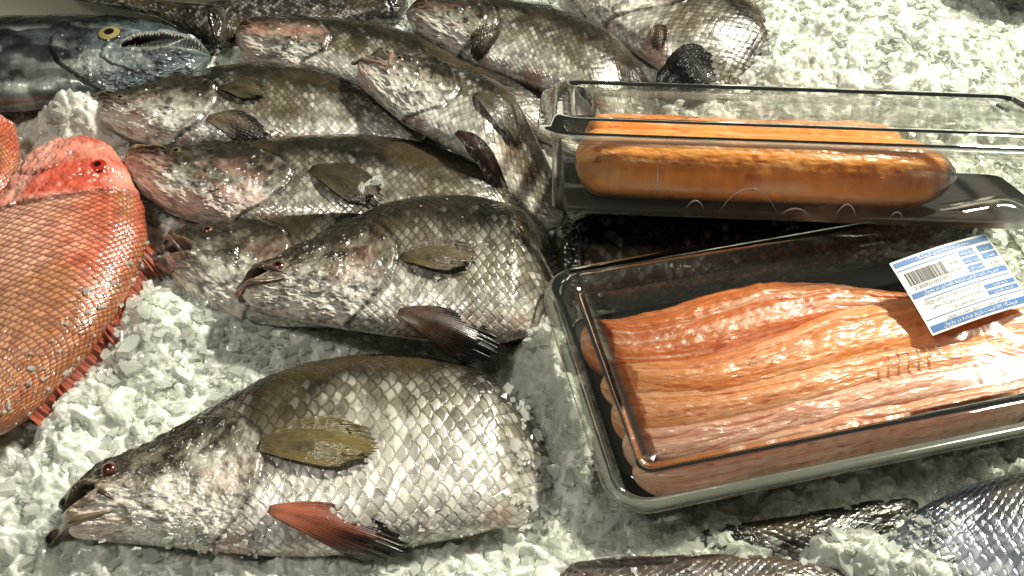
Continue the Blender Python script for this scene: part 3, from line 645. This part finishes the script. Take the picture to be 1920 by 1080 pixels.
# ---------------------------------------------------------------- label
FM={'ا':'\ufe8d\ufe8e','ب':'\ufe8f\ufe90\ufe91\ufe92','پ':'\ufb56\ufb57\ufb58\ufb59','ت':'\ufe95\ufe96\ufe97\ufe98','ح':'\ufea1\ufea2\ufea3\ufea4','خ':'\ufea5\ufea6\ufea7\ufea8','د':'\ufea9\ufeaa','ر':'\ufead\ufeae','ز':'\ufeaf\ufeb0','ش':'\ufeb5\ufeb6\ufeb7\ufeb8','ض':'\ufebd\ufebe\ufebf\ufec0','ط':'\ufec1\ufec2\ufec3\ufec4','ع':'\ufec9\ufeca\ufecb\ufecc','ف':'\ufed1\ufed2\ufed3\ufed4','ق':'\ufed5\ufed6\ufed7\ufed8','ک':'\ufb8e\ufb8f\ufb90\ufb91','گ':'\ufb92\ufb93\ufb94\ufb95','ل':'\ufedd\ufede\ufedf\ufee0','م':'\ufee1\ufee2\ufee3\ufee4','ن':'\ufee5\ufee6\ufee7\ufee8','ه':'\ufee9\ufeea\ufeeb\ufeec','و':'\ufeed\ufeee','ی':'\ufbfc\ufbfd\ufbfe\ufbff','س':'\ufeb1\ufeb2\ufeb3\ufeb4','ج':'\ufe9d\ufe9e\ufe9f\ufea0'}
def fa(t):
    out=[]
    for i,ch_ in enumerate(t):
        if ch_ not in FM: out.append(ch_);continue
        f=FM[ch_]
        prev=i>0 and t[i-1] in FM and len(FM[t[i-1]])==4
        nxt=i<len(t)-1 and t[i+1] in FM and len(f)==4
        out.append(f[(1 if prev else 0)] if not nxt else f[3 if prev else 2])
    return ''.join(reversed(out))
LW,LH=.100,.074
ML=Matrix(((math.cos(.36),-math.sin(.36),0,.329),(math.sin(.36),math.cos(.36),0,-.056),(0,0,1,.100),(0,0,0,1)))@Matrix.Rotation(math.radians(9),4,'X')
def lab3(x,y,off):
    x=np.asarray(x,float);y=np.asarray(y,float)
    z=.004*np.sin(x/LW*3.0)-.0035*(y/LH)**2+off
    p=np.stack([x,-y,z],-1)
    return (np.array(ML)[:3,:3]@p.reshape(-1,3).T).T+np.array(ML)[:3,3]
e=bpy.data.objects.new('price_label',None);COL.objects.link(e);o=lab3([LW/2],[LH/2],0)[0];e.location=o;e['_w']=[float(v) for v in o]
e['label']='white and blue barcode price sticker on the plastic tray';e['category']='label'
def patch(x0,y0,x1,y1,off,n=14):
    gx,gy=np.meshgrid(np.linspace(x0,x1,n),np.linspace(y0,y1,n),indexing='ij')
    return lab3(gx,gy,off),gridfaces(n,n)
M_PAPER=flat('white_paper',(.72,.72,.70),.5);M_BLU=flat('blue_ink',(.02,.14,.40),.5);M_BLK=flat('black_ink',(.02,.02,.02),.5);M_WHT=flat('white_ink',(.80,.80,.80),.5)
V,F=patch(0,0,LW,LH,0,30);mkobj('paper',V,F,M_PAPER,parent=e)
mm=.001
def joinp(name,rects,off,mat,n=10):
    V=[];F=[];k=0
    for r in rects:
        v,f=patch(*[q*mm for q in r],off,n);V.append(v);F.append(f+k);k+=len(v)
    mkobj(name,np.concatenate(V),np.concatenate(F),mat,parent=e)
joinp('blue_printing',[(2,2,98,7),(62,10,78,16),(62,18,78,24),(62,26,78,32),(82,10,98,16),(82,18,98,24),(2,34,98,39),(66,47,98,51),(66,53,98,57),(2,66,98,72),(2,10,60,11),(10,42,98,42.8),(2,60,98,60.7)],.0003,M_BLU)
bars=[];x=6.
rb=np.random.default_rng(3)
while x<42:
    w=rb.choice([.35,.35,.7,1.05]);bars.append((x,14,x+w,27));x+=w+rb.choice([.35,.5,.8])
joinp('barcode',bars,.0004,M_BLK,5)
def texts(name,items,off,mat):
    V=[];F=[];k=0
    for body,x,y,size,al in items:
        cu=bpy.data.curves.new('txt','FONT');cu.body=body;cu.size=size*mm;cu.align_x=al;cu.resolution_u=2
        ob=bpy.data.objects.new('txt',cu);COL.objects.link(ob);bpy.context.view_layer.update()
        dg=bpy.context.evaluated_depsgraph_get();me=bpy.data.meshes.new_from_object(ob.evaluated_get(dg))
        n=len(me.vertices)
        if n:
            c=np.zeros(n*3);me.vertices.foreach_get('co',c);c=c.reshape(-1,3)
            V.append(lab3(c[:,0]+x*mm,y*mm-c[:,1],off))
            me.calc_loop_triangles();t=np.zeros(len(me.loop_triangles)*3,dtype=np.int32);me.loop_triangles.foreach_get('vertices',t);F.append(t.reshape(-1,3)+k);k+=n
        bpy.data.objects.remove(ob);bpy.data.meshes.remove(me);bpy.data.curves.remove(cu)
    mkobj(name,np.concatenate(V),np.concatenate(F),mat,parent=e,smooth=False)
texts('white_lettering',[(fa('سفارش و بسته بندی فروشگاه'),50,6,4.6,'CENTER'),(fa('تاریخ عرضه'),70,14.6,3.6,'CENTER'),(fa('قیمت واحد'),70,22.6,3.6,'CENTER'),(fa('قیمت کل'),70,30.6,3.6,'CENTER'),(fa('وزن'),90,14.6,3.6,'CENTER'),(fa('قیمت'),90,22.6,3.6,'CENTER'),
   (fa('مصرف کننده گرامی شرایط نگهداری در یخچال'),50,37.9,4.2,'CENTER'),(fa('تاریخ انقضا'),82,50.3,3.6,'CENTER'),(fa('شرایط نگهداری'),82,56.3,3.6,'CENTER'),(fa('فروشگاه کالا قیمت تاریخ عرضه در یخچال'),50,70.6,4.6,'CENTER')],.0006,M_WHT)
texts('black_lettering',[('2 202923 002107',24,31.5,4.6,'CENTER'),('56.06',52,20,4.2,'CENTER'),('0.735',90,30.6,4.6,'CENTER'),('8,800,000',50,27,3.6,'CENTER'),('5,200,000',90,33.6,3.2,'CENTER'),
   (fa('بعد از باز کردن بسته در دمای یخچال'),36,46.3,4,'CENTER'),(fa('تاریخ بسته بندی و مصرف ماهی'),38,52,4,'CENTER'),(fa('فیله ماهی تازه'),40,57.6,4,'CENTER'),(fa('کالا قابل مصرف تا تاریخ انقضا در یخچال'),50,64.8,3.8,'CENTER')],.0005,M_BLK)
# ---------------------------------------------------------------- counter edge (back)
def boxo(name,x0,y0,z0,x1,y1,z1,mat,label,cat):
    V=np.array([[x,y,z] for x in(x0,x1) for y in(y0,y1) for z in(z0,z1)]);F=np.array([[0,1,3,2],[4,6,7,5],[0,4,5,1],[2,3,7,6],[0,2,6,4],[1,5,7,3]])
    ob=mkobj(name,V,F,mat,smooth=False,label=label,cat=cat)
    m=ob.modifiers.new('b','BEVEL');m.width=.003;m.segments=3;return ob
boxo('counter_edge',-.95,.405,-.02,-.33,.47,.055,flat('cream_paint',(.55,.52,.42),.4),'cream painted edge of the fish display counter','counter')
# ---------------------------------------------------------------- light
w=bpy.data.worlds.new('World');SC.world=w;w.use_nodes=True
bg=w.node_tree.nodes['Background'];bg.inputs[0].default_value=(.94,1,.84,1);bg.inputs[1].default_value=.035
def area(name,loc,tgt,size,power,colr):
    l=bpy.data.lights.new(name,'AREA');l.size=size;l.energy=power;l.color=colr
    o=bpy.data.objects.new(name,l);o.location=loc
    o.rotation_euler=(Vector(tgt)-Vector(loc)).to_track_quat('-Z','Y').to_euler();COL.objects.link(o)
area('market_lamp',(1.385,1.065,1.885),(0,0,0),.19,122,(1,.965,.81))
area('overhead_fill',(-.8,-.45,2.2),(0,0,0),.3,15,(1,.96,.84))  # soft fill added to brighten the camera-facing sides
# ---------------------------------------------------------------- camera
cd=bpy.data.cameras.new('camera');cam=bpy.data.objects.new('camera',cd);COL.objects.link(cam)
cam.location=(0,-.688,.82);cam.rotation_euler=(math.radians(40),0,0)
cd.sensor_width=36;cd.lens=36/2/math.tan(math.radians(25));cd.clip_start=.02;cd.clip_end=50
SC.camera=cam
for o_ in bpy.data.objects:
    if '_w' in o_: del o_['_w']
SC.view_settings.view_transform='Standard';SC.view_settings.look='None';SC.view_settings.exposure=0
